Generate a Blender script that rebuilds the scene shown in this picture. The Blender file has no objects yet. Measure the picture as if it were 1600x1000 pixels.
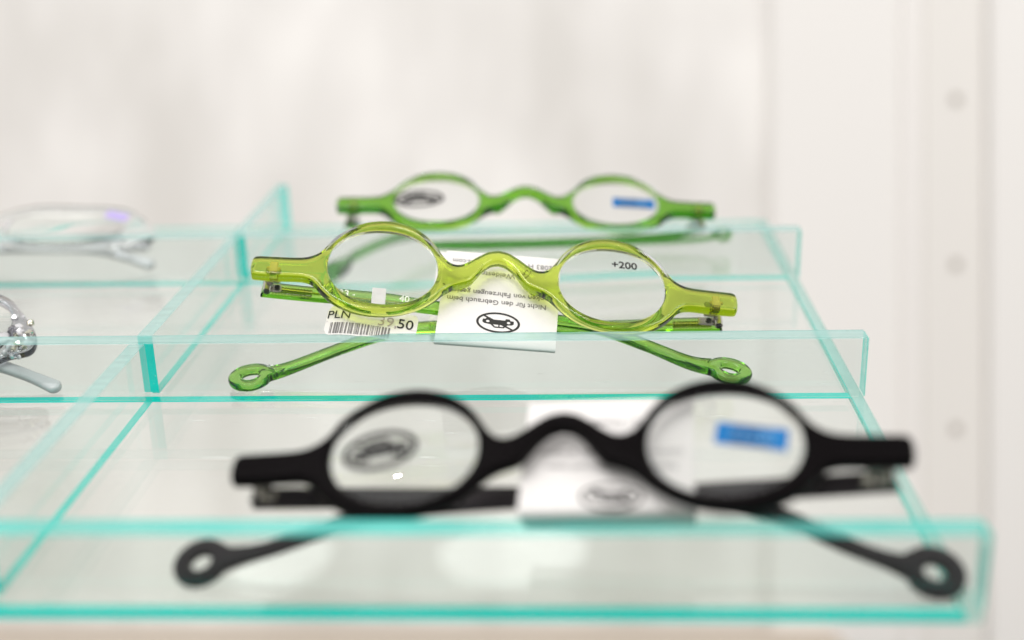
import bpy, bmesh, math, random
from mathutils import Vector, Matrix
random.seed(7)
SC = bpy.context.scene
COL = SC.collection
MM = 0.001

# ------------------------------------------------------------------ camera, world, lamps, exposure
# The display tray is tilted towards the viewer; its own axes (x along the tray, y away, z off the floor sheet)
# are turned into the level room by TRAY.
CAM_T = Vector((116.8555, -207.3943, 135.2044))
FW = Vector((-0.05174311, 0.93933788, -0.33906784))
RT = Vector((0.99862297, 0.04572718, -0.02571341))
UP = Vector((0.00864896, 0.33993143, 0.94041045))
EYE = Vector((0, 0, 1300.0))
_r = Matrix((RT, FW, UP))
TRAY = (Matrix.Translation(EYE) @ _r.to_4x4() @ Matrix.Translation(-CAM_T))

cd = bpy.data.cameras.new('camera'); cam = bpy.data.objects.new('camera', cd); COL.objects.link(cam)
cam.location = EYE * MM
cam.rotation_euler = (math.radians(90), 0, 0)
cd.sensor_width = 36; cd.sensor_fit = 'HORIZONTAL'
cd.lens = 1954.5 / 1600 * 36
cd.clip_start = 0.01; cd.clip_end = 50
cd.dof.use_dof = True; cd.dof.focus_distance = 0.343; cd.dof.aperture_fstop = 4.5
cd.dof.aperture_blades = 0
SC.camera = cam

world = bpy.data.worlds.new("World"); SC.world = world; world.use_nodes = True
wt = world.node_tree; bg = wt.nodes['Background']; bg.inputs[1].default_value = 0.83
_tc = wt.nodes.new('ShaderNodeTexCoord'); _sx = wt.nodes.new('ShaderNodeSeparateXYZ'); wt.links.new(_tc.outputs['Generated'], _sx.inputs[0])
_mr = wt.nodes.new('ShaderNodeMapRange'); _mr.inputs[1].default_value = -1; _mr.inputs[2].default_value = 1; wt.links.new(_sx.outputs[2], _mr.inputs[0])
_cr = wt.nodes.new('ShaderNodeValToRGB'); _e = _cr.color_ramp.elements
_e[0].position = .30; _e[0].color = (.16, .145, .13, 1); _e[1].position = .85; _e[1].color = (1.0, .995, .985, 1)
_m = _e.new(.52); _m.color = (.62, .615, .605, 1)
wt.links.new(_mr.outputs[0], _cr.inputs[0]); wt.links.new(_cr.outputs[0], bg.inputs[0])

def area(name, loc, target, size, power, color=(1, 1, 1), sy=None, shape='RECTANGLE'):
    l = bpy.data.lights.new(name, 'AREA'); l.shape = shape; l.size = size; l.size_y = sy or size
    l.energy = power; l.color = color
    o = bpy.data.objects.new(name, l); COL.objects.link(o); o.location = loc
    o.rotation_euler = (Vector(target) - Vector(loc)).to_track_quat('-Z', 'Y').to_euler()
    return o
area('ceiling_lamp', (-0.6, -1.1, 2.7), (0, 0.5, 1.2), 1.4, 31, (1, .99, .975), 0.8)
area('glare_patch_lamp', (-0.015, 0.64, 1.70), (0, .26, 1.23), 0.10, 0.022, (1, .98, .96), 0.045, 'ELLIPSE')  # unseen lamps added to reflect as pale patches behind the front strip
area('glare_patch_lamp', (-0.17, 0.64, 1.70), (0, .26, 1.23), 0.07, 0.012, (1, .98, .96), 0.035, 'ELLIPSE')
area('shop_lamp', (1.1, -0.5, 2.0), (0, 0.6, 1.2), 0.7, 6.0, (1, .99, .97))
for n, (x, y, z) in enumerate(((-0.37, 0.10, 2.40), (0.95, 0.2, 2.30), (0.30, -0.62, 2.05), (-0.5, -0.9, 1.9), (0.1, -1.0, 2.1), (0.75, -0.75, 1.85))):
    area('glint_spot_lamp', (x, y, z), (0, 0.35, 1.2), 0.015, 0.65, (1, .95, .9), shape='DISK')  # ceiling spots read from the lens highlights, the rest added for rim glints

vs = SC.view_settings; vs.view_transform = 'Standard'; vs.look = 'None'; vs.exposure = 0.0; vs.gamma = 1; vs.use_curve_mapping = False
SC.render.engine = 'CYCLES'
cy = SC.cycles
cy.max_bounces = 20; cy.transparent_max_bounces = 40; cy.transmission_bounces = 14; cy.glossy_bounces = 6; cy.diffuse_bounces = 3
cy.volume_bounces = 0; cy.caustics_reflective = True; cy.caustics_refractive = True; cy.blur_glossy = 0.3
cy.sample_clamp_indirect = 6; cy.use_denoising = True

# ------------------------------------------------------------------ materials
def new_mat(name):
    m = bpy.data.materials.new(name); m.use_nodes = True
    nt = m.node_tree; nt.nodes.clear()
    out = nt.nodes.new('ShaderNodeOutputMaterial')
    return m, nt, out
def N(nt, t, **k):
    n = nt.nodes.new(t)
    for a, b in k.items():
        if isinstance(a, str) and a.startswith('i_'): n.inputs[int(a[2:]) if a[2:].isdigit() else a[2:]].default_value = b
        else: setattr(n, a, b)
    return n
def pbr(name, col, rough=.5, metal=0., spec=.5, bump=0., bscale=400, var=0., coat=0):
    m, nt, out = new_mat(name)
    p = nt.nodes.new('ShaderNodeBsdfPrincipled')
    p.inputs['Base Color'].default_value = (*col, 1); p.inputs['Roughness'].default_value = rough
    p.inputs['Metallic'].default_value = metal; p.inputs['Specular IOR Level'].default_value = spec
    p.inputs['Coat Weight'].default_value = coat
    nt.links.new(p.outputs[0], out.inputs[0])
    tc = N(nt, 'ShaderNodeTexCoord'); no = N(nt, 'ShaderNodeTexNoise'); no.inputs['Scale'].default_value = bscale; no.inputs['Detail'].default_value = 4
    nt.links.new(tc.outputs['Object'], no.inputs['Vector'])
    if bump:
        b = N(nt, 'ShaderNodeBump'); b.inputs['Strength'].default_value = bump; b.inputs['Distance'].default_value = .0002
        nt.links.new(no.outputs[0], b.inputs['Height']); nt.links.new(b.outputs[0], p.inputs['Normal'])
    if var:
        mx = N(nt, 'ShaderNodeMix', data_type='RGBA')
        mx.inputs[6].default_value = (*[c * (1 - var) for c in col], 1); mx.inputs[7].default_value = (*[min(1, c * (1 + var)) for c in col], 1)
        nt.links.new(no.outputs[0], mx.inputs[0]); nt.links.new(mx.outputs[2], p.inputs['Base Color'])
    return m
def schlick(nt, f0=.04):
    lw = N(nt, 'ShaderNodeLayerWeight'); lw.inputs['Blend'].default_value = .5
    pw = N(nt, 'ShaderNodeMath', operation='POWER'); pw.inputs[1].default_value = 5
    nt.links.new(lw.outputs['Facing'], pw.inputs[0])
    ma = N(nt, 'ShaderNodeMath', operation='MULTIPLY_ADD'); ma.inputs[1].default_value = 1 - f0; ma.inputs[2].default_value = f0
    nt.links.new(pw.outputs[0], ma.inputs[0])
    return ma
def sheet_mat(name, tint, rough=.02, scratches=0.):
    """clear acrylic sheet seen through its faces"""
    m, nt, out = new_mat(name)
    tr = N(nt, 'ShaderNodeBsdfTransparent'); tr.inputs[0].default_value = (*tint, 1)
    gl = N(nt, 'ShaderNodeBsdfGlossy'); gl.inputs['Roughness'].default_value = rough; gl.inputs[0].default_value = (1, 1, 1, 1)
    mx = N(nt, 'ShaderNodeMixShader'); fr = schlick(nt, .04)
    nt.links.new(fr.outputs[0], mx.inputs[0]); nt.links.new(tr.outputs[0], mx.inputs[1]); nt.links.new(gl.outputs[0], mx.inputs[2])
    last = mx
    tc = N(nt, 'ShaderNodeTexCoord')
    if scratches:
        mp = N(nt, 'ShaderNodeMapping'); mp.inputs['Scale'].default_value = (14, 190, 60); mp.inputs['Rotation'].default_value = (0, 0, .06)
        nt.links.new(tc.outputs['Object'], mp.inputs[0])
        no = N(nt, 'ShaderNodeTexNoise'); no.inputs['Scale'].default_value = 6; no.inputs['Detail'].default_value = 6; no.inputs['Distortion'].default_value = .7
        nt.links.new(mp.outputs[0], no.inputs['Vector'])
        cr = N(nt, 'ShaderNodeValToRGB'); cr.color_ramp.elements[0].position = .69; cr.color_ramp.elements[0].color = (0, 0, 0, 1)
        cr.color_ramp.elements[1].position = .76; cr.color_ramp.elements[1].color = (scratches, scratches, scratches, 1)
        nt.links.new(no.outputs[0], cr.inputs[0])
        df = N(nt, 'ShaderNodeBsdfDiffuse'); df.inputs[0].default_value = (.95, .95, .95, 1)
        m2 = N(nt, 'ShaderNodeMixShader'); nt.links.new(cr.outputs[0], m2.inputs[0]); nt.links.new(mx.outputs[0], m2.inputs[1]); nt.links.new(df.outputs[0], m2.inputs[2])
        last = m2
    nt.links.new(last.outputs[0], out.inputs[0])
    return m
def edge_mat(name, col, clear, clear_col, rough=.15, chip=.0, streak=(900, 900, 900), amp=.14):
    """cut or glued edge of a tinted acrylic sheet: the light it gathers is put into its sea green colour"""
    m, nt, out = new_mat(name)
    tr = N(nt, 'ShaderNodeBsdfTransparent'); tr.inputs[0].default_value = (*clear_col, 1)
    df = N(nt, 'ShaderNodeBsdfDiffuse'); df.inputs[0].default_value = (*col, 1)
    tl = N(nt, 'ShaderNodeBsdfTranslucent'); tl.inputs[0].default_value = (*col, 1)
    gl = N(nt, 'ShaderNodeBsdfGlossy'); gl.inputs['Roughness'].default_value = rough
    a = N(nt, 'ShaderNodeMixShader'); a.inputs[0].default_value = .5
    nt.links.new(df.outputs[0], a.inputs[1]); nt.links.new(tl.outputs[0], a.inputs[2])
    b = N(nt, 'ShaderNodeMixShader'); nt.links.new(a.outputs[0], b.inputs[1]); nt.links.new(tr.outputs[0], b.inputs[2])
    tc = N(nt, 'ShaderNodeTexCoord'); mp = N(nt, 'ShaderNodeMapping'); mp.inputs['Scale'].default_value = streak
    nt.links.new(tc.outputs['Object'], mp.inputs[0])
    no = N(nt, 'ShaderNodeTexNoise'); no.inputs['Scale'].default_value = 1; no.inputs['Detail'].default_value = 3
    nt.links.new(mp.outputs[0], no.inputs['Vector'])
    mr = N(nt, 'ShaderNodeMapRange'); mr.inputs[1].default_value = .3; mr.inputs[2].default_value = .72
    mr.inputs[3].default_value = max(0, clear - amp); mr.inputs[4].default_value = min(1, clear + amp)
    nt.links.new(no.outputs[0], mr.inputs[0]); nt.links.new(mr.outputs[0], b.inputs[0])
    c = N(nt, 'ShaderNodeMixShader'); fr = schlick(nt, .04)
    nt.links.new(fr.outputs[0], c.inputs[0]); nt.links.new(b.outputs[0], c.inputs[1]); nt.links.new(gl.outputs[0], c.inputs[2])
    last = c
    if chip:
        n2 = N(nt, 'ShaderNodeTexNoise'); n2.inputs['Scale'].default_value = 1500; n2.inputs['Detail'].default_value = 2
        nt.links.new(tc.outputs['Object'], n2.inputs['Vector'])
        cr = N(nt, 'ShaderNodeValToRGB'); cr.color_ramp.elements[0].position = chip; cr.color_ramp.elements[0].color = (0, 0, 0, 1)
        cr.color_ramp.elements[1].position = chip + .03
        nt.links.new(n2.outputs[0], cr.inputs[0])
        wd = N(nt, 'ShaderNodeBsdfDiffuse'); wd.inputs[0].default_value = (.95, 1, 1, 1)
        d = N(nt, 'ShaderNodeMixShader'); nt.links.new(cr.outputs[0], d.inputs[0]); nt.links.new(c.outputs[0], d.inputs[1]); nt.links.new(wd.outputs[0], d.inputs[2])
        last = d
    nt.links.new(last.outputs[0], out.inputs[0])
    return m
def glass_mat(name, col, ior=1.49, rough=0., absorb=None, density=0):
    m, nt, out = new_mat(name)
    g = N(nt, 'ShaderNodeBsdfGlass'); g.inputs['Color'].default_value = (*col, 1); g.inputs['IOR'].default_value = ior; g.inputs['Roughness'].default_value = rough
    nt.links.new(g.outputs[0], out.inputs[0])
    if absorb:
        v = N(nt, 'ShaderNodeVolumeAbsorption'); v.inputs[0].default_value = (*absorb, 1); v.inputs[1].default_value = density
        nt.links.new(v.outputs[0], out.inputs['Volume'])
    return m

M_FLOOR = sheet_mat('clear_floor_sheet', (.958, .974, .968), .03, .5)
M_SHEET = sheet_mat('clear_upright_sheet', (.948, .978, .970))
M_CUT = edge_mat('polished_edge', (.46, .78, .76), .55, (.84, .97, .95), chip=.80, streak=(40, 500, 500), amp=.06)
M_CUTF = edge_mat('front_edge_glow', (.14, .84, .76), .40, (.6, .95, .9), streak=(16, 40, 40), amp=.38)  # front copy of the polished edge, with its angle-dependent glow put into the colour
M_JOINT = edge_mat('glued_joint', (.0, .84, .76), .05, (.1, .9, .8), chip=.74, streak=(30, 30, 300), amp=.10)
M_RAIL = edge_mat('pale_side_edge', (.45, .82, .79), .84, (.84, .97, .94), streak=(60, 8, 60))
M_ENDJ = edge_mat('side_edge', (.06, .85, .74), .55, (.7, .97, .93), streak=(60, 60, 60))
M_GREEN = glass_mat('lime_acrylic', (1, 1, 1), 1.49, .0, (.80, .87, .05), 640)
M_GREEN2 = glass_mat('green_acrylic', (1, 1, 1), 1.49, .0, (.62, .85, .04), 950)
M_GREEN3 = glass_mat('deep_green_acrylic', (1, 1, 1), 1.49, .0, (.36, .76, .14), 1700)
M_GTEMPLE = glass_mat('green_temple_acrylic', (1, 1, 1), 1.49, .01, (.58, .84, .12), 760)
M_LENS = glass_mat('lens', (.992, .996, .992), 1.42)
M_CLEAR = glass_mat('clear_plastic', (.99, .99, .995), 1.27, .10)
M_GREY = glass_mat('smoke_plastic', (1, 1, 1), 1.49, .03, (.5, .5, .56), 300)
M_CRYSTAL = pbr('crystal_facets', (.82, .74, .62), .08, 1, var=.35, bscale=500)
M_CRYSTALG = glass_mat('clear_crystal', (.95, .95, .97), 1.6)
M_CRYSTALW = pbr('white_crystal', (.75, .74, .76), .08, .6, var=.2, bscale=300)
M_LILAC = pbr('lilac_plastic', (.42, .34, .66), .3)
M_SILVER = pbr('satin_grey_plastic', (.50, .49, .50), .25, .0, coat=.6)
M_BLACK = pbr('matt_black_plastic', (.003, .0022, .0025), .34, spec=.04, bump=.2, bscale=3000)
M_BLACKT = pbr('charcoal_temple_plastic', (.022, .018, .020), .5, spec=.15)
M_METAL = pbr('hinge_metal', (.62, .60, .56), .25, 1)
M_DARKM = pbr('dark_screw', (.05, .05, .05), .35, .6)
M_GOLD = pbr('gold_metal', (.80, .70, .33), .25, 1)
M_PAPER = pbr('white_paper', (.71, .685, .67), .6, bump=.3, bscale=900, var=.02)
M_INK = pbr('black_ink', (.012, .011, .01), .6)
M_INKG = pbr('grey_ink', (.16, .15, .15), .6)
M_INKP = pbr('worn_ink', (.40, .34, .36), .6)
M_PALE = pbr('pale_print', (.85, .88, .75), .4)
M_BLUE = pbr('blue_sticker', (.003, .13, .36), .5, spec=.2)
M_BLUEP = pbr('blue_sticker_print', (.10, .36, .72), .4)
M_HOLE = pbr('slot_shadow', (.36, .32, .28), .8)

# ------------------------------------------------------------------ helpers
def link(o, parent=None, **tags):
    COL.objects.link(o)
    if parent: o.parent = parent
    for k, v in tags.items(): o[k] = v
    return o
def empty(name, mat, label, cat, group=None):
    o = bpy.data.objects.new(name, None); COL.objects.link(o); o.empty_display_size = .01
    m = mat.copy(); m.translation = m.translation * MM
    o.matrix_world = m
    o['label'] = label; o['category'] = cat
    if group: o['group'] = group
    return o
def finish(bm, name, mats, parent, smooth=35, label=None):
    bmesh.ops.remove_doubles(bm, verts=bm.verts, dist=1e-3)
    bmesh.ops.recalc_face_normals(bm, faces=bm.faces)
    bmesh.ops.scale(bm, vec=(MM,) * 3, verts=bm.verts)
    me = bpy.data.meshes.new(name); bm.to_mesh(me); bm.free()
    for m in (mats if isinstance(mats, (list, tuple)) else [mats]): me.materials.append(m)
    if smooth:
        for p in me.polygons: p.use_smooth = True
        me.set_sharp_from_angle(angle=math.radians(smooth))
    o = bpy.data.objects.new(name, me); link(o, parent)
    if label: o['label'] = label
    return o
def curve_bm(splines, half, bevel, res=5, text=None, size=1., off=0.):
    """flat outline(s) with rounded edges -> bmesh in mm, plane xy, thickness along z"""
    if text is None:
        cu = bpy.data.curves.new('outline', 'CURVE'); cu.dimensions = '2D'; cu.fill_mode = 'BOTH'
        for pts in splines:
            s = cu.splines.new('POLY'); s.points.add(len(pts) - 1); s.use_cyclic_u = True
            for i, q in enumerate(pts): s.points[i].co = (q[0], q[1], 0, 1)
    else:
        cu = bpy.data.curves.new('outline', 'FONT'); cu.body = text; cu.size = size; cu.align_x = 'CENTER'; cu.align_y = 'CENTER'; cu.resolution_u = 3
    cu.extrude = max(0, half - bevel); cu.bevel_depth = bevel; cu.bevel_resolution = res; cu.offset = off - bevel
    o = bpy.data.objects.new('tmp', cu); COL.objects.link(o)
    bpy.context.view_layer.update()
    dg = bpy.context.evaluated_depsgraph_get()
    me = bpy.data.meshes.new_from_object(o.evaluated_get(dg))
    bm = bmesh.new(); bm.from_mesh(me)
    bpy.data.objects.remove(o); bpy.data.meshes.remove(me)
    bmesh.ops.remove_doubles(bm, verts=bm.verts, dist=1e-4)
    return bm
def xf(bm, fn):
    for v in bm.verts: v.co = Vector(fn(v.co))
    return bm
def box(bm, lo, hi, M=None, mi=0):
    vs_ = [bm.verts.new((M @ Vector(c)) if M else c) for c in
           [(x, y, z) for x in (lo[0], hi[0]) for y in (lo[1], hi[1]) for z in (lo[2], hi[2])]]
    fs = []
    for f in ((0, 1, 3, 2), (4, 6, 7, 5), (0, 4, 5, 1), (2, 3, 7, 6), (0, 2, 6, 4), (1, 5, 7, 3)):
        fc = bm.faces.new([vs_[i] for i in f]); fc.material_index = mi; fs.append(fc)
    return fs
def rod(bm, a, b, r0, r1=None, n=16):
    a, b = Vector(a), Vector(b); r1 = r1 or r0
    q = (b - a).to_track_quat('Z', 'Y').to_matrix()
    rings = []
    for p, r in ((a, r0), (b, r1)):
        rings.append([bm.verts.new(p + q @ Vector((r * math.cos(t * 2 * math.pi / n), r * math.sin(t * 2 * math.pi / n), 0))) for t in range(n)])
    for i in range(n): bm.faces.new((rings[0][i], rings[0][(i + 1) % n], rings[1][(i + 1) % n], rings[1][i]))
    bm.faces.new(rings[0][::-1]); bm.faces.new(rings[1])
def catmull(pts, n=6, closed=False):
    P = [Vector(p) for p in pts]; out = []; L = len(P)
    rng = range(L) if closed else range(L - 1)
    for i in rng:
        p0 = P[(i - 1) % L] if closed or i else P[0]; p1 = P[i]; p2 = P[(i + 1) % L]; p3 = P[(i + 2) % L] if closed or i + 2 < L else P[-1]
        for k in range(n):
            t = k / n
            out.append(.5 * ((2 * p1) + (p2 - p0) * t + (2 * p0 - 5 * p1 + 4 * p2 - p3) * t * t + (3 * p1 - p0 - 3 * p2 + p3) * t ** 3))
    if not closed: out.append(P[-1])
    return out
def ell(cx, cy_, a, b, n=72, rot=0, p=2.0):
    o = []
    for i in range(n):
        t = 2 * math.pi * i / n; c, s = math.cos(t), math.sin(t)
        x = a * math.copysign(abs(c) ** (2 / p), c); y = b * math.copysign(abs(s) ** (2 / p), s)
        o.append((cx + x * math.cos(rot) - y * math.sin(rot), cy_ + x * math.sin(rot) + y * math.cos(rot)))
    return o

# ------------------------------------------------------------------ room: wall, upright, shelf
def wall_material():
    m, nt, out = new_mat('frosted_wall')
    p = nt.nodes.new('ShaderNodeBsdfPrincipled'); p.inputs['Roughness'].default_value = .45
    nt.links.new(p.outputs[0], out.inputs[0])
    tc = N(nt, 'ShaderNodeTexCoord')
    mp = N(nt, 'ShaderNodeMapping'); mp.inputs['Scale'].default_value = (1, 1, .5); nt.links.new(tc.outputs['Object'], mp.inputs[0])
    n1 = N(nt, 'ShaderNodeTexNoise'); n1.inputs['Scale'].default_value = 13; n1.inputs['Detail'].default_value = 2; nt.links.new(mp.outputs[0], n1.inputs['Vector'])
    mp2 = N(nt, 'ShaderNodeMapping'); mp2.inputs['Scale'].default_value = (1, 1, .03); nt.links.new(tc.outputs['Object'], mp2.inputs[0])
    n2 = N(nt, 'ShaderNodeTexNoise'); n2.inputs['Scale'].default_value = 30; n2.inputs['Detail'].default_value = 3; nt.links.new(mp2.outputs[0], n2.inputs['Vector'])
    ad = N(nt, 'ShaderNodeMath', operation='ADD'); nt.links.new(n1.outputs[0], ad.inputs[0])
    mu = N(nt, 'ShaderNodeMath', operation='MULTIPLY'); mu.inputs[1].default_value = .22; nt.links.new(n2.outputs[0], mu.inputs[0]); nt.links.new(mu.outputs[0], ad.inputs[1])
    cr = N(nt, 'ShaderNodeValToRGB'); e = cr.color_ramp.elements
    e[0].position = .42; e[0].color = (.66, .635, .605, 1); e[1].position = .80; e[1].color = (.85, .825, .80, 1)
    x = e.new(.61); x.color = (.75, .725, .70, 1)
    nt.links.new(ad.outputs[0], cr.inputs[0]); nt.links.new(cr.outputs[0], p.inputs['Base Color'])
    return m
WALL_Y = 872
def room_box(name, lo, hi, mat, parent=None, bev=0):
    bm = bmesh.new(); box(bm, lo, hi)
    if bev: bmesh.ops.bevel(bm, geom=bm.edges[:], offset=bev, segments=3, affect='EDGES')
    return finish(bm, name, mat, parent)
w = room_box('wall', (-1500, WALL_Y, 0), (1500, WALL_Y + 20, 2600), wall_material()); w['kind'] = 'structure'
M_PANEL = pbr('white_panel', (.785, .76, .735), .5)
M_POST = pbr('beige_upright', (.745, .715, .68), .45)
M_POSTW = pbr('white_upright', (.79, .76, .735), .4)
I4 = Matrix.Identity(4)
def rx(px, y): return (px - 800) / 1954.5 * y
def rz(py, y): return 1300 - (py - 500) / 1954.5 * y
up = empty('slotted_upright', Matrix.Translation((rx(1490, 860), 860, 0)), 'pale beige slotted upright with dark square holes, right of the tray', 'upright')
def local(lo, hi, o=(rx(1490, 860), 860, 0)): return tuple(a - b for a, b in zip(lo, o)), tuple(a - b for a, b in zip(hi, o))
def part_box(name, lo, hi, mat, parent, bev=0, o=(rx(1490, 860), 860, 0)):
    a, b = local(lo, hi, o); return room_box(name, a, b, mat, parent, bev)
part_box('channel', (rx(1440, 860), 858.6, 0), (rx(1540, 860), 880, 2600), M_POST, up, 1.5)
part_box('flange', (rx(1408, 860), 858, 0), (rx(1439.8, 860), 880, 2600), M_POSTW, up, 2)
for py in (155, 413, 670, 928, -103):
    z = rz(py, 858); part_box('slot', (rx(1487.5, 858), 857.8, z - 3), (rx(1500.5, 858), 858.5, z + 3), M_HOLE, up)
ec = (rx(1680, 860), 860, 0)
sp = room_box('side_panel', (rx(1540, 860), 852, 0), (rx(1900, 860), 890, 2600), M_PANEL, None, 2)
sp['label'] = 'pinkish white cabinet panel at the right edge, right of the slotted upright'; sp['category'] = 'panel'
cp = room_box('door_panel', (rx(1195, 880), 862, 0), (rx(1402, 880), 890, 2600), M_PANEL, None, 3)
cp['label'] = 'tall white panel between the frosted wall and the slotted upright'; cp['category'] = 'panel'
sb = room_box('lower_shelf', (-900, 640, 1087.5 - 25), (rx(1420, 700), 871.8, 1087.5), pbr('beige_board', (.50, .43, .36), .5, bump=.2, bscale=60, var=.06), None, 2)
sb['label'] = 'blurred beige shelf board below the front edge of the tray'; sb['category'] = 'shelf'

# ------------------------------------------------------------------ acrylic tray
S, H, T = 103.15, 17.42, 1.8
W0, W1, YB = -200.0, 190.0, 284.0
tray = empty('display_tray', TRAY, 'clear acrylic display tray with sea green edges and upright strips', 'display tray')
# slot order: 0 faces, 1 top edge, 2 joint, 3 end edges
def slab(name, lo, hi, faces, label=None):
    """faces: material index for -x,+x,-y,+y,-z,+z ; mats list given"""
    mats, idx = faces
    bm = bmesh.new(); fs = box(bm, lo, hi)
    for f, i in zip(fs, idx): f.material_index = i     # order: -x, +x, -y, +y, -z, +z
    bmesh.ops.bevel(bm, geom=bm.edges[:], offset=.4 if name == 'front_strip' else .18, segments=3, affect='EDGES', clamp_overlap=True, material=-1)
    o = finish(bm, name, mats, tray, smooth=50)
    if label: o['label'] = label
    return o
slab('floor_sheet', (W0, 0, -T), (W1, YB, 0), ([M_FLOOR, M_JOINT, M_ENDJ], (1, 2, 1, 2, 0, 0)))
TU = 6.2
slab('side_edge_strip', (W1 + .05, 0, -T), (W1 + 3.35, YB, 0), ([M_RAIL, M_JOINT], (1, 0, 0, 0, 0, 0)))
for i in range(3):
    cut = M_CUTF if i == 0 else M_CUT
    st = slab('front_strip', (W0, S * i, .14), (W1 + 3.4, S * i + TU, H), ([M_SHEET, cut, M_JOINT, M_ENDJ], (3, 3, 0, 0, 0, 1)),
         ['nearest, blurred strip with a strong sea green top edge', 'middle strip in sharp focus', 'far strip in front of the rear glasses'][i])
    bm = bmesh.new(); box(bm, (W0, S * i + .05, .02), (W1 - .3, S * i + (2.6 if i == 0 else 3.7), .12)); finish(bm, 'glue_bead', M_JOINT, st, 0)
for i in range(3):
    y0, y1 = S * i + TU + .12, (S * (i + 1) - .12) if i < 2 else YB
    dv = slab('divider', (-4.1, y0, .14), (.3, y1, H - .25), ([M_SHEET, M_CUT, M_JOINT], (0, 0, 2, 2 if i == 2 else 0, 0, 1)))
    bm = bmesh.new(); box(bm, (-1.9, y0, .02), (.25, y1, .12)); finish(bm, 'glue_bead', M_JOINT, dv, 0)

# ------------------------------------------------------------------ glasses
HALF = [(0, 8.75), (3, 8.0), (5.9, 6.0), (8.6, 3.8), (11, 2.5), (13.4, 2.9), (15.6, 5.2), (18, 9.1), (20.9, 12.4), (24.9, 15), (29.2, 16.3), (33.3, 16.4),
        (37.9, 15.3), (41.8, 13), (44.8, 10.2), (47.3, 6.8), (49.6, 3.3), (52.3, 1.3), (55.6, .5), (63, .1), (66.3, -.1), (67.5, -1.0), (67.8, -3.4), (67.4, -6.1), (66.2, -6.9),
        (60, -6.8), (54.8, -6.5), (52.3, -6.8), (50.3, -7.9), (48.3, -10.3), (45.5, -12.9), (42, -14.9), (38, -16.2), (34, -16.6), (30, -16.3), (25.8, -15.2), (21.7, -13.3), (18, -10.6),
        (15, -7.4), (12.8, -5.6), (10.5, -4.6), (8, -3.4), (6.3, -1.2), (4.4, 1.8), (2.1, 4.0), (0, 4.7)]
LC, LA, LB, LDY = 32.1, 15.2, 13.35, -.15
def rot3(q):
    return (Matrix.Rotation(q[2], 3, 'Z') @ Matrix.Rotation(q[1], 3, 'Y') @ Matrix.Rotation(q[0], 3, 'X')).to_4x4()
def thing_matrix(loc, rot): return TRAY @ Matrix.Translation(loc) @ rot3(rot)

def ribbon_outline(path, widths, ring, r_out, r_in):
    """outline of a temple: a bar that ends in a ring; all 2D"""
    L, Rr = [], []
    n = len(path)
    for i, p in enumerate(path):
        t = (path[min(i + 1, n - 1)] - path[max(i - 1, 0)]).normalized(); nn = Vector((-t.y, t.x)); w_ = widths(i / (n - 1))
        L.append(p + nn * w_); Rr.append(p - nn * w_)
    t = (path[-1] - path[-3]).normalized(); a0 = math.atan2(t.y, t.x)
    arc = []
    if r_out:
        for k in range(33):
            a = a0 + 2.5 - k * (5.0 / 32); arc.append(ring + Vector((math.cos(a), math.sin(a))) * r_out)
    else:
        w_ = widths(1.)
        for k in range(1, 12):
            a = a0 + math.pi / 2 - k * math.pi / 12; arc.append(path[-1] + Vector((math.cos(a), math.sin(a))) * w_)
    pts = L + arc + Rr[::-1]
    # clean near duplicates
    out = []
    for q in pts:
        if not out or (q - out[-1]).length > .12: out.append(q)
    holes = [[tuple(v) for v in ell(ring.x, ring.y, r_in, r_in, 32)]] if r_in else []
    return [[(v.x, v.y) for v in out]] + holes

def temple(parent, path3, n3, mat, r_out=6.3, r_in=2.5, thick=1.35, wf=None, name='temple', label=None, twist=.32, squash=.84):
    P = [Vector(p) for p in path3]; a = (P[-1] - P[0]).normalized(); n = Vector(n3); n = (n - a * n.dot(a)).normalized(); b = n.cross(a)
    o = P[0]
    pts = [Vector(((p - o).dot(a), (p - o).dot(b))) for p in P]
    ring = pts[-1].copy(); d = (pts[-1] - pts[-2]).normalized()
    pts[-1] = ring - d * (r_out * .80 if r_out else 0)
    sm = [Vector((v.x, v.y)) for v in catmull([(p.x, p.y, 0) for p in pts], 7)]
    wf = wf or (lambda t: 2.35 - .65 * min(1, t * 1.3) + (.33 * r_out * max(0, (t - .76) / .24) ** 1.6))
    bm = curve_bm(ribbon_outline(sm, wf, ring, r_out, r_in), thick, thick * .8, 5)
    L = ring.x; yc = lambda x: min(sm, key=lambda q: abs(q.x - x)).y if x < sm[-1].x else sm[-1].y + (ring.y - sm[-1].y) * min(1, (x - sm[-1].x) / max(.1, ring.x - sm[-1].x))
    sgn = 1 if b.y > 0 else -1
    def f(c):
        x, y, z = c.x, c.y, c.z
        if r_out:
            t = max(0, min(1, (x - (L - 30)) / 26)); t = t * t * (3 - 2 * t); y0 = yc(x); dy = y - y0
            if x > L - 18: dy *= 1 - (1 - squash) * min(1, (x - L + 18) / 14)
            an = -twist * t * sgn
            y, z = y0 + dy * math.cos(an) - z * math.sin(an), dy * math.sin(an) + z * math.cos(an)
        return o + a * x + b * y + n * z
    xf(bm, f)
    ob = finish(bm, name, mat, parent, 40, label)
    return ob, (o, a, b, n, sm)

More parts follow.
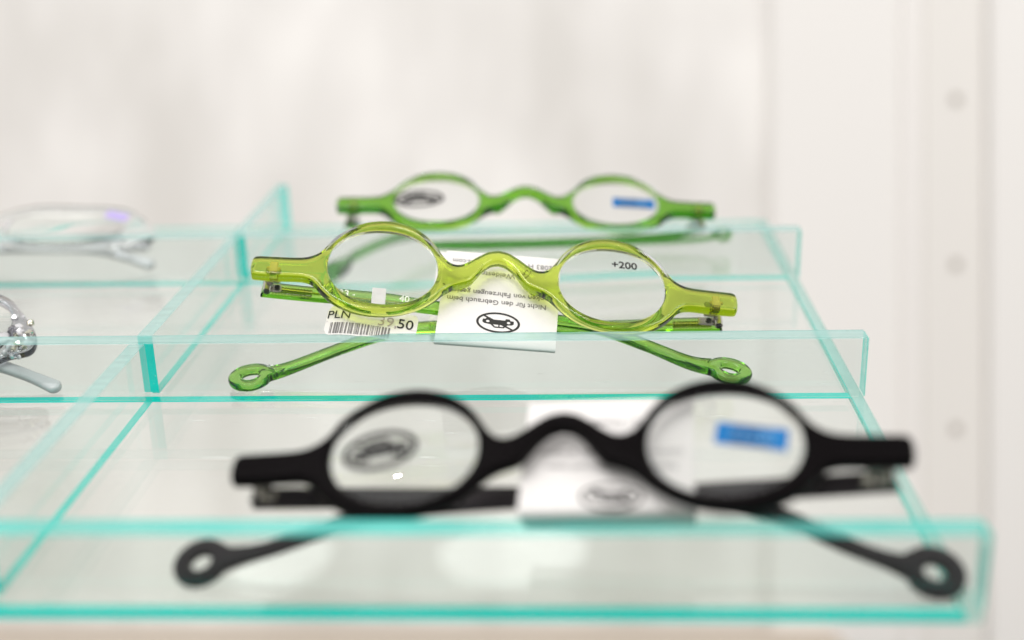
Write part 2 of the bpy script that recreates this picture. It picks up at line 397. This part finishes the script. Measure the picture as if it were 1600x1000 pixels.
def lens_bm(cx, a=LA, b=LB, p=2.12, c0=2.2, base=.0):
    bm = bmesh.new(); R = 14; n = 72
    grid = {}
    for side in (1, -1):
        for r in range(R + 1):
            f = r / R
            zc = (1.05 - .5 * f * f) if side > 0 else (-.45 - .06 * f * f)
            zc += base
            if r == 0: grid[side, 0] = [bm.verts.new((cx, LDY, zc))]; continue
            grid[side, r] = [bm.verts.new((x, y, zc)) for x, y in ell(cx, LDY, (a - .06) * f, (b - .06) * f, n, p=p)]
        for r in range(R):
            for i in range(n):
                j = (i + 1) % n
                if r == 0: q = (grid[side, 0][0], grid[side, 1][i], grid[side, 1][j])
                else: q = (grid[side, r][i], grid[side, r + 1][i], grid[side, r + 1][j], grid[side, r][j])
                bm.faces.new(q if side > 0 else q[::-1])
    for i in range(n):
        j = (i + 1) % n; bm.faces.new((grid[1, R][i], grid[-1, R][i], grid[-1, R][j], grid[1, R][j]))
    return bm
def decal(name, bm, mat, parent, M, surf=None):
    def f(c):
        q = M @ Vector((c.x, c.y, 0)); z = q.z + c.z
        if surf: z += surf(q.x, q.y)
        return (q.x, q.y, z)
    xf(bm, f)
    return finish(bm, name, mat, parent, 0)
def place(x, y, n, ang=0, sx=1, sy=1): return Matrix.Translation((x, y, n)) @ Matrix.Rotation(math.radians(ang), 4, 'Z') @ Matrix.Diagonal((sx, sy, 1, 1))
def lens_surf(cx):
    def f(x, y):
        q = min(1, ((x - cx) / LA) ** 2 + ((y - LDY) / LB) ** 2); return -.5 * q
    return f
def no_driving(parent, M, surf, mat, thick=.02, off=0.):
    """ellipse with a crossed-out car"""
    bm = curve_bm([ell(0, 0, 6.1, 3.55, 64), ell(0, 0, 5.45 - off, 2.95 - off, 64)[::-1]], thick, 0, 0)
    car = [(-4.3, -.9), (-4.4, .0), (-3.9, .45), (-2.6, .65), (-1.6, 1.75), (1.0, 1.8), (2.1, .75), (3.9, .5), (4.4, .0), (4.3, -.9), (3.5, -.95), (3.3, -1.5), (2.2, -1.5), (2.0, -.95),
           (-1.9, -.95), (-2.1, -1.5), (-3.2, -1.5), (-3.4, -.95)]
    win1 = [(-2.0, .7), (-1.3, 1.4), (-.45, 1.4), (-.45, .7)]; win2 = [(-.1, .7), (-.1, 1.4), (.85, 1.4), (1.5, .7)]
    c2 = curve_bm([car, win1[::-1], win2[::-1], ell(2.9, -.25, .5, .42, 16)[::-1], ell(-2.9, -.25, .5, .42, 16)[::-1]], thick, 0, 0, off=off * .6)
    me = bpy.data.meshes.new('t'); c2.to_mesh(me); bm.from_mesh(me); c2.free(); bpy.data.meshes.remove(me)
    sl = curve_bm([[(-4.35, 2.0), (-3.95, 2.35), (4.35, -2.0), (3.95, -2.35)]], thick * 1.3, 0, 0)
    me = bpy.data.meshes.new('t'); sl.to_mesh(me); bm.from_mesh(me); sl.free(); bpy.data.meshes.remove(me)
    return decal('no_driving_symbol', bm, mat, parent, M, surf)
def textpart(name, s, size, mat, parent, M, surf=None, off=0.):
    return decal(name, curve_bm(None, .02, 0, 0, text=s, size=size, off=off), mat, parent, M, surf)

def frame_front(parent, mat, half=1.85, bevel=1.25):
    right = catmull([(x, y, 0) for x, y in HALF], 4)
    right = [(v.x, v.y) for v in right]
    left = [(-x, y) for x, y in right[::-1]]
    outline = right[:-1] + left[:-1]
    holes = [ell(s * LC, LDY, LA, LB, 72, p=2.12)[::-1] for s in (-1, 1)]
    bm = curve_bm([outline] + holes, half, bevel, 6)
    return finish(bm, 'frame_front', mat, parent, 40)
def nose_pads(parent, mat):
    for s in (-1, 1):
        bm = bmesh.new(); bmesh.ops.create_uvsphere(bm, u_segments=20, v_segments=12, radius=1)
        R_ = Matrix.Rotation(s * math.radians(35), 4, 'Z')
        xf(bm, lambda c: Matrix.Translation((s * 9.3, -1.6, -2.6)) @ R_ @ Matrix.Rotation(s * .5, 4, 'Y') @ Vector((c.x * 1.3, c.y * 2.5, c.z * .7)))
        finish(bm, 'nose_pad', mat, parent)
def hinges(parent, mat, insert, metal=True):
    for s in (-1, 1):
        bm = bmesh.new(); h = None
        # leaf on the frame, leaf on the temple, barrel and screw
        box(bm, (s * 61.2 - 2.6, -6.2, -3.0), (s * 61.2 + 1.6, -2.6, -1.95)); box(bm, (s * 61.0 - 3.4, -7.2, -5.7), (s * 61.0 + 1.6, -4.6, -4.9))
        box(bm, (s * 62.6 - .9, -6.4, -5.0), (s * 62.6 + .9, -4.3, -2.9))
        bmesh.ops.bevel(bm, geom=bm.edges[:], offset=.3, segments=2, affect='EDGES')
        rod(bm, (s * 63.2, -8.0, -4.2), (s * 63.2, -3.2, -4.2), 1.15)
        if metal:
            h = finish(bm, 'hinge', mat, parent)
            bm = bmesh.new(); rod(bm, (s * 63.2, -8.5, -4.2), (s * 63.2, -7.9, -4.2), .7); rod(bm, (s * 60.6, -5.9, -4.95), (s * 60.6, -5.9, -4.5), .75); finish(bm, 'screw', M_DARKM, h)
        if insert:
            bm = bmesh.new(); box(bm, (s * 61.6 - 1.1, -5.2, -1.2), (s * 61.6 + 1.1, -1.6, .7)); box(bm, (s * 61.6 - 1.9, -4.2, -.9), (s * 61.6 + 1.9, -3.2, .3))
            bmesh.ops.bevel(bm, geom=bm.edges[:], offset=.25, segments=2, affect='EDGES'); finish(bm, 'hinge_insert', insert, h or parent)
def core(parent, info, mat, L=14.):
    o, a, b, n, sm = info
    bm = bmesh.new(); d = (sm[7] - sm[0]).normalized()
    k = 0
    x = 3.0
    while x < L:
        q = sm[0] + d * x
        p0 = o + a * q.x + b * q.y + n * .15; p1 = p0 + (a * d.x + b * d.y) * .75
        rod(bm, p0, p1, 1.1, .85, 10); x += .85
    q = sm[0] + d * L; p0 = o + a * q.x + b * q.y; rod(bm, p0, p0 + (a * d.x + b * d.y) * 30, .42, .35, 10)
    finish(bm, 'core_wire', mat, parent)

def round_glasses(loc, rot, label, mats, temples, insert=True):
    fm, tm = mats
    g = empty('reading_glasses', thing_matrix(loc, rot), label, 'glasses', 'round reading glasses in the right column of the tray')
    frame_front(g, fm)
    for s in (-1, 1):
        finish(lens_bm(s * LC), 'lens', M_LENS, g, 50)
    if insert: nose_pads(g, fm)
    hinges(g, M_METAL, M_GOLD if insert else None)
    infos = []
    for path, nrm, kw in temples:
        kw = dict(kw); m2 = kw.pop('mat2', 0)
        ob, inf = temple(g, path, nrm, M_BLACKT if m2 else tm, **kw); infos.append((ob, inf))
    return g, infos

# green pair in focus
gG, infG = round_glasses((95.03, 124.7, 28.1), (.5732, .1255, .1017), 'lime green see-through round glasses in sharp focus, with price tag and +200 lens', (M_GREEN, M_GTEMPLE), [
    ([[-65.0, -4.9, -7.3], [-52.48, -5.43, -7.24], [-31.18, -5.72, -7.21], [-17.18, -7.0, -7.23], [17.41, -8.56, -7.03], [30.07, -10.37, -6.95], [42.56, -14.87, -6.88], [54.01, -19.62, -6.81], [65.58, -21.7, -6.74]], (-.0058, .0008, 1), {}),
    ([[65.0, -5.0, -7.3], [47.46, -5.19, -9.85], [18.47, -5.17, -14.08], [-14.33, -4.63, -18.85], [-28.84, -6.44, -21.01], [-40.35, -10.77, -22.77], [-56.75, -18.48, -25.3], [-66.8, -21.38, -26.82]], (-.1444, -.0182, .9893), {})])
for ob, inf in infG: core(ob, inf, M_GOLD)
textpart('power_marking', '+200', 3.6, M_INK, gG, place(35.9, 7.1, 1.09, -1), lens_surf(LC), .09)
for s_, x_ in (('"1" 33 -', -43.5), ('40 col', -23.5)):
    textpart('temple_print', s_, 2.9, M_PALE, infG[0][0], place(x_, -5.7 + (x_ + 35) * -.03, -5.6, -2), None, .05)

def leaf(name, x0, x1, prof, mat, parent, nx=18, skew=0., wob=.0, tail=None):
    """paper strip: profile of (y, n) swept along x"""
    bm = bmesh.new(); P = catmull([(y, n, 0) for y, n in prof], 6); rows = []
    for k, v in enumerate(P):
        t = 0
        if tail: t = max(0, min(1, (k / (len(P) - 1) - tail[2]) / (1 - tail[2] - .12)))
        xa, xb = x0 + ((tail[0] - x0) * t if tail else 0), x1 + ((tail[1] - x1) * t if tail else 0)
        rows.append([bm.verts.new((xa + (xb - xa) * i / nx + skew * v.x, v.x, v.y + wob * math.sin(3 * i / nx + k * .1))) for i in range(nx + 1)])
    for a_, b_ in zip(rows, rows[1:]):
        for i in range(nx): bm.faces.new((a_[i], a_[i + 1], b_[i + 1], b_[i]))
    bmesh.ops.recalc_face_normals(bm, faces=bm.faces)
    bmesh.ops.solidify(bm, geom=bm.faces[:], thickness=.14)
    return finish(bm, name, mat, parent, 60)
# folded warning card on the green pair
card = leaf('warning_card', -15.3, 18.0, [(13, -5.35), (2, -5.3), (-12, -5.3), (-18.9, -5.45), (-20.0, -6.4), (-18.4, -8.6), (-13.5, -14.5), (-8, -20.0), (0, -22.0), (12, -22.5), (27.5, -23)], M_PAPER, gG, tail=(-18.8, -13.6, .55), skew=.07)
FR = lambda y: 0
textpart('card_text', 'Nicht für den Gebrauch beim', 2.35, M_INKG, card, place(.2, -4.9, -5.22, 178), None, .03)
textpart('card_text', 'Lenken von Fahrzeugen geeignet', 2.35, M_INKG, card, place(.4, -1.9, -5.22, 178), None, .03)
textpart('card_text', 'G • Weidestr', 2.5, M_INKG, card, place(2.6, 5.1, -5.24, 178), None, .0)
textpart('card_text', '22083 H', 2.4, M_INKG, card, place(13.2, 9.3, -5.25, 178))
textpart('card_text', 'ens.com', 2.2, M_INKG, card, place(-9.0, 9.3, -5.25, 178))
no_driving(card, place(.7, -12.0, -5.22, 178), None, M_INK)
# price tag
def tagM(x, y, n=0): return place(-34.0 + x * .9945 + y * .105, -15.3 - x * .105 + y * .9945, n, -6)
def tag_surf(x, y): t = max(0, (-36 - x)) / 10.; u = max(0, (-15 - y)) / 5; return -2.0 * t * t - .5 * u * u * (t > 0) - 0.0
bm = bmesh.new()
def rrect(w_, h_, r, n=6):
    out = []
    for cx_, cy_, a0 in ((w_ / 2 - r, h_ / 2 - r, 0), (-w_ / 2 + r, h_ / 2 - r, 90), (-w_ / 2 + r, -h_ / 2 + r, 180), (w_ / 2 - r, -h_ / 2 + r, 270)):
        for k in range(n + 1): a_ = math.radians(a0 + 90 * k / n); out.append((cx_ + r * math.cos(a_), cy_ + r * math.sin(a_)))
    return out
def grid_sheet(w_, h_, r, nx=30, ny=10):
    b = bmesh.new()
    V = [[None] * (ny + 1) for _ in range(nx + 1)]
    for i in range(nx + 1):
        for j in range(ny + 1):
            x = -w_ / 2 + w_ * i / nx; y = -h_ / 2 + h_ * j / ny
            dx = max(0, abs(x) - (w_ / 2 - r)); lim = h_ / 2 - r + math.sqrt(max(0, r * r - dx * dx))
            y = y / (h_ / 2) * lim
            V[i][j] = b.verts.new((x, y, 0))
    for i in range(nx):
        for j in range(ny): b.faces.new((V[i][j], V[i + 1][j], V[i + 1][j + 1], V[i][j + 1]))
    return b
bm.free(); bm = grid_sheet(25.0, 9.6, 1.7)
xf(bm, lambda c: (lambda q: (q.x, q.y, q.z + tag_surf(q.x, q.y)))(tagM(0, 0, -5.15) @ c))
bmesh.ops.solidify(bm, geom=bm.faces[:], thickness=.12)
tag = finish(bm, 'price_tag', M_PAPER, gG, 60)
def tt(s, x, y, size, mat, off=.02): textpart('tag_text', s, size, mat, tag, tagM(x, y, -5.0), tag_surf, off)
tt('PLN', -9.2, 1.6, 3.7, M_INK, .0); tt('39,', 4.3, .9, 4.6, M_INKP, 0); tt('50', 9.2, .9, 4.6, M_INK, .02)
bm = bmesh.new(); x = -11.0
random.seed(3)
while x < 5.2:
    w_ = random.choice((.14, .14, .3, .3, .5)); 
    box(bm, (x, -4.4, -.01), (x + w_, -.95, .01)); x += w_ + random.choice((.16, .16, .3, .42))
decal('barcode', bm, M_INKG, tag, tagM(0, 0, -5.0), tag_surf)
bm = bmesh.new(); box(bm, (-12.3, -.6, -.01), (12.3, -.53, .01)); decal('tag_rule', bm, M_INKP, tag, tagM(0, 0, -5.0), tag_surf)
leaf('tag_band', -34.6, -30.8, [(-2.9, -9.0), (-2.9, -5.9), (-4, -5.55), (-8.5, -5.55), (-10.8, -5.35), (-11.2, -5.3)], M_PAPER, tag, 4)

# rear green pair
gK, infK = round_glasses((98.95, 229.99, 22.17), (.3759, .0401, .041), 'dark green see-through glasses at the back of the tray with a blue lens sticker', (M_GREEN2, M_GREEN3), [
    ([[65, -4.4, -6.94], [54.95, -7.42, -7.55], [36.53, -9.01, -8.71], [6.71, -9.22, -10.57], [-27.93, -8.44, -12.72], [-46.37, -10.03, -13.88], [-58.62, -15.25, -14.68], [-65.91, -22.06, -15.19]], (-.0621, -.0082, .998), dict(thick=.9, wf=lambda t: 1.15 + 1.8 * max(0, (t - .8) / .2) ** 1.8)),
    ([[-65, -5, -7.0], [-52.39, 1.0, -14.5], [-28.78, 4.85, -21.2], [19.05, 4.6, -20.5], [61.89, 4.51, -18.66], [72.95, 3.34, -15.64]], (.03, .90, .30), dict(r_out=3.6, r_in=1.5, thick=.9, wf=lambda t: 1.05))])
def sticker(parent, cx_, cy_, w_, h_, ang):
    b = curve_bm([[(-w_ / 2, -h_ / 2), (w_ / 2, -h_ / 2), (w_ / 2, h_ / 2), (-w_ / 2, h_ / 2)]], .03, 0, 0)
    st = decal('lens_sticker', b, M_BLUE, parent, place(cx_, cy_, 1.1, ang), lens_surf(LC))
    textpart('sticker_print', '+1,50', h_ * .75, M_BLUEP, st, place(cx_, cy_, 1.19, ang), lens_surf(LC))
sticker(gK, 38.6, -.6, 15, 5.6, -2)
no_driving(gK, place(-38.5, .2, 1.12, 4, 1.5, 1.45), lens_surf(-LC), M_INK, .03, .35)

# black pair in front
gB, infB = round_glasses((113.68, 19.46, 25.88), (.428, -.0613, -.0655), 'matt black round glasses in the blurred foreground compartment', (M_BLACK, M_BLACK), [
    ([[-65, -4.9, -7.3], [-38.16, -3.07, -10.51], [-9.11, -.99, -13.96], [21.23, .5, -17.57], [40.68, -1.92, -19.91], [56.51, -9.65, -21.87], [64.82, -12.95, -22.89], [71.96, -14.76, -23.76]], (.1186, -.0085, .9929), dict(twist=.05, squash=1., r_out=6.2, r_in=2.15, mat2=True)),
    ([[65, -4.6, -7.4], [40.24, -5.09, -8.39], [15.0, -5.13, -9.37], [-8.47, -4.51, -10.27], [-32.53, -5.53, -11.19], [-47.09, -8.76, -11.77], [-59.91, -13.68, -12.27], [-67.76, -15.66, -12.58], [-75.1, -16.87, -12.87]], (-.0384, -.0033, .9993), dict(twist=.05, squash=1., r_out=5.9, r_in=2.15, mat2=True))], insert=False)
sticker(gB, 37.4, .9, 14.0, 5.6, -10)
no_driving(gB, place(-37.2, .2, 1.12, 12, 1.3, 1.45), lens_surf(-LC), M_INK, .03, .35)
card = leaf('warning_card', -8.6, 26.2, [(16.8, -4.9), (2, -4.8), (-9, -4.9), (-11.5, -5.6), (-11.6, -7.6), (-8.5, -13), (-5.5, -18.8), (4, -20.5)], M_PAPER, gB, skew=.03)
textpart('card_text', 'Nicht für den Gebrauch beim', 2.2, M_INKG, card, place(9.5, -1.2, -4.7, 178), None, .0)
textpart('card_text', 'Lenken von Fahrzeugen geeignet', 2.2, M_INKG, card, place(9.5, 2.2, -4.7, 178), None, .0)
textpart('card_text', 'G • Weidestr', 2.3, M_INKG, card, place(9.5, 10.5, -4.75, 178), None, .0)
no_driving(card, place(9.6, -8.6, -4.78, 178, 1.05, .9), None, M_INK)

# ------------------------------------------------------------------ clear glasses in the left column
def plain_glasses(loc, rot, label, fm, tm, tipm, temples, deep, xs=0):
    g = empty('reading_glasses', thing_matrix(loc, rot), label, 'glasses', 'slim see-through glasses in the left column of the tray')
    hw, hh = 25, deep
    out = []
    half = [(0, hh * .45), (6, hh * .5), (10, hh * .8), (20, hh + 2.4), (40, hh + 2.4), (54, hh + 1.2), (61, hh * .62), (66, hh * .12), (68, -hh * .3), (67, -hh * .62), (62, -hh * .8), (58, -hh - .2), (54, -hh - 1), (40, -hh - 2.2), (18, -hh - 2.0), (10, -hh * .7), (6, -1), (0, 1.5)]
    right = [(v.x, v.y) for v in catmull([(x, y, 0) for x, y in half], 5)]
    outline = right[:-1] + [(-x, y) for x, y in right[::-1]][:-1]
    hx = 34 + xs / 2; hwid = 21.5 + xs / 2
    holes = [ell(s * hx, 0, hwid, hh, 72, p=3)[::-1] for s in (-1, 1)]
    finish(curve_bm([outline] + holes, 1.6, 1.05, 5), 'frame_front', fm, g, 40)
    for s in (-1, 1):
        b = curve_bm([ell(s * hx, 0, hwid - .1, hh - .1, 72, p=3)], .6, .1, 1); finish(b, 'lens', M_LENS, g, 40)
    if xs: hinges(g, M_METAL, M_GOLD, False)
    for path, nrm, kw in temples: 
        temple(g, path, nrm, tm, r_out=0, r_in=0, wf=kw.get('wf', lambda t: 2.2 - .6 * t + .5 * max(0, t - .85) / .15), label=kw.get('label'))
    return g
# middle row: only the right end is in the photo
TM = TRAY @ Matrix.Translation((0, 0, 0))
def to_local(loc, rot, P):
    M = (Matrix.Translation(loc) @ rot3(rot)).inverted(); return [tuple(M @ Vector(p)) for p in P]
loc, rot = (-105.0, 121.5, 19.5), (.60, .10, .02)
plain_glasses(loc, rot, 'smoky grey see-through glasses cut off by the left edge, in the middle row', M_GREY, M_SILVER, None, [
    (to_local(loc, rot, [(-168, 119, 10), (-140, 121, 10), (-90, 121, 11), (-58, 118.5, 9.5), (-47.1, 116.0, 7.4), (-38, 113.2, 4.6), (-29.8, 110.0, 2.0)]), (0, .2, 1), {}),
    (to_local(loc, rot, [(-42, 121, 12.5), (-60, 122, 8), (-90, 122, 6), (-140, 119, 5), (-170, 112, 3)]), (0, .2, 1), {})], 11, 4)
gL = bpy.context.scene.objects['reading_glasses.003']
random.seed(11)
bm = bmesh.new()
for k in range(34):
    c = Vector((random.uniform(60.3, 66.5), random.uniform(-8.5, 5.5), random.uniform(1.2, 2.4)))
    c.y -= max(0, c.x - 61) * .55
    t = bmesh.ops.create_icosphere(bm, subdivisions=1, radius=random.uniform(.7, 1.6))
    Rm = Matrix.Rotation(random.uniform(0, 3), 3, Vector((random.random(), random.random(), 1)).normalized())
    mi = random.choice((0, 1, 1, 2, 2))
    for v in t['verts']: v.co = Rm @ v.co + c
    for f_ in {f_ for v in t['verts'] for f_ in v.link_faces}: f_.material_index = mi
finish(bm, 'crystal_trim', [M_CRYSTAL, M_CRYSTALG, M_CRYSTALW], gL, 0)
loc, rot = (-105, 229.0, 15.8), (.42, .03, .02)
g3 = plain_glasses(loc, rot, 'colourless clear glasses with a lilac mark at the far left of the back row', M_CLEAR, M_SILVER, None, [
    (to_local(loc, rot, [(-165, 228, 8), (-140, 228, 7.5), (-96, 228, 8), (-70, 228, 7.6), (-56.5, 227, 6.6), (-46, 224.5, 4.6), (-39, 222.8, 2.9)]), (0, -.35, 1), {}),
    (to_local(loc, rot, [(-40, 229, 8), (-60, 231, 6), (-96, 233, 4), (-140, 231, 3), (-168, 226, 2.4)]), (0, .1, 1), {})], 9.5)
b = curve_bm([rrect(9, 4, .8)], .06, 0, 0); decal('lilac_mark', b, M_LILAC, g3, place(52, 5.5, 1.75, -16))
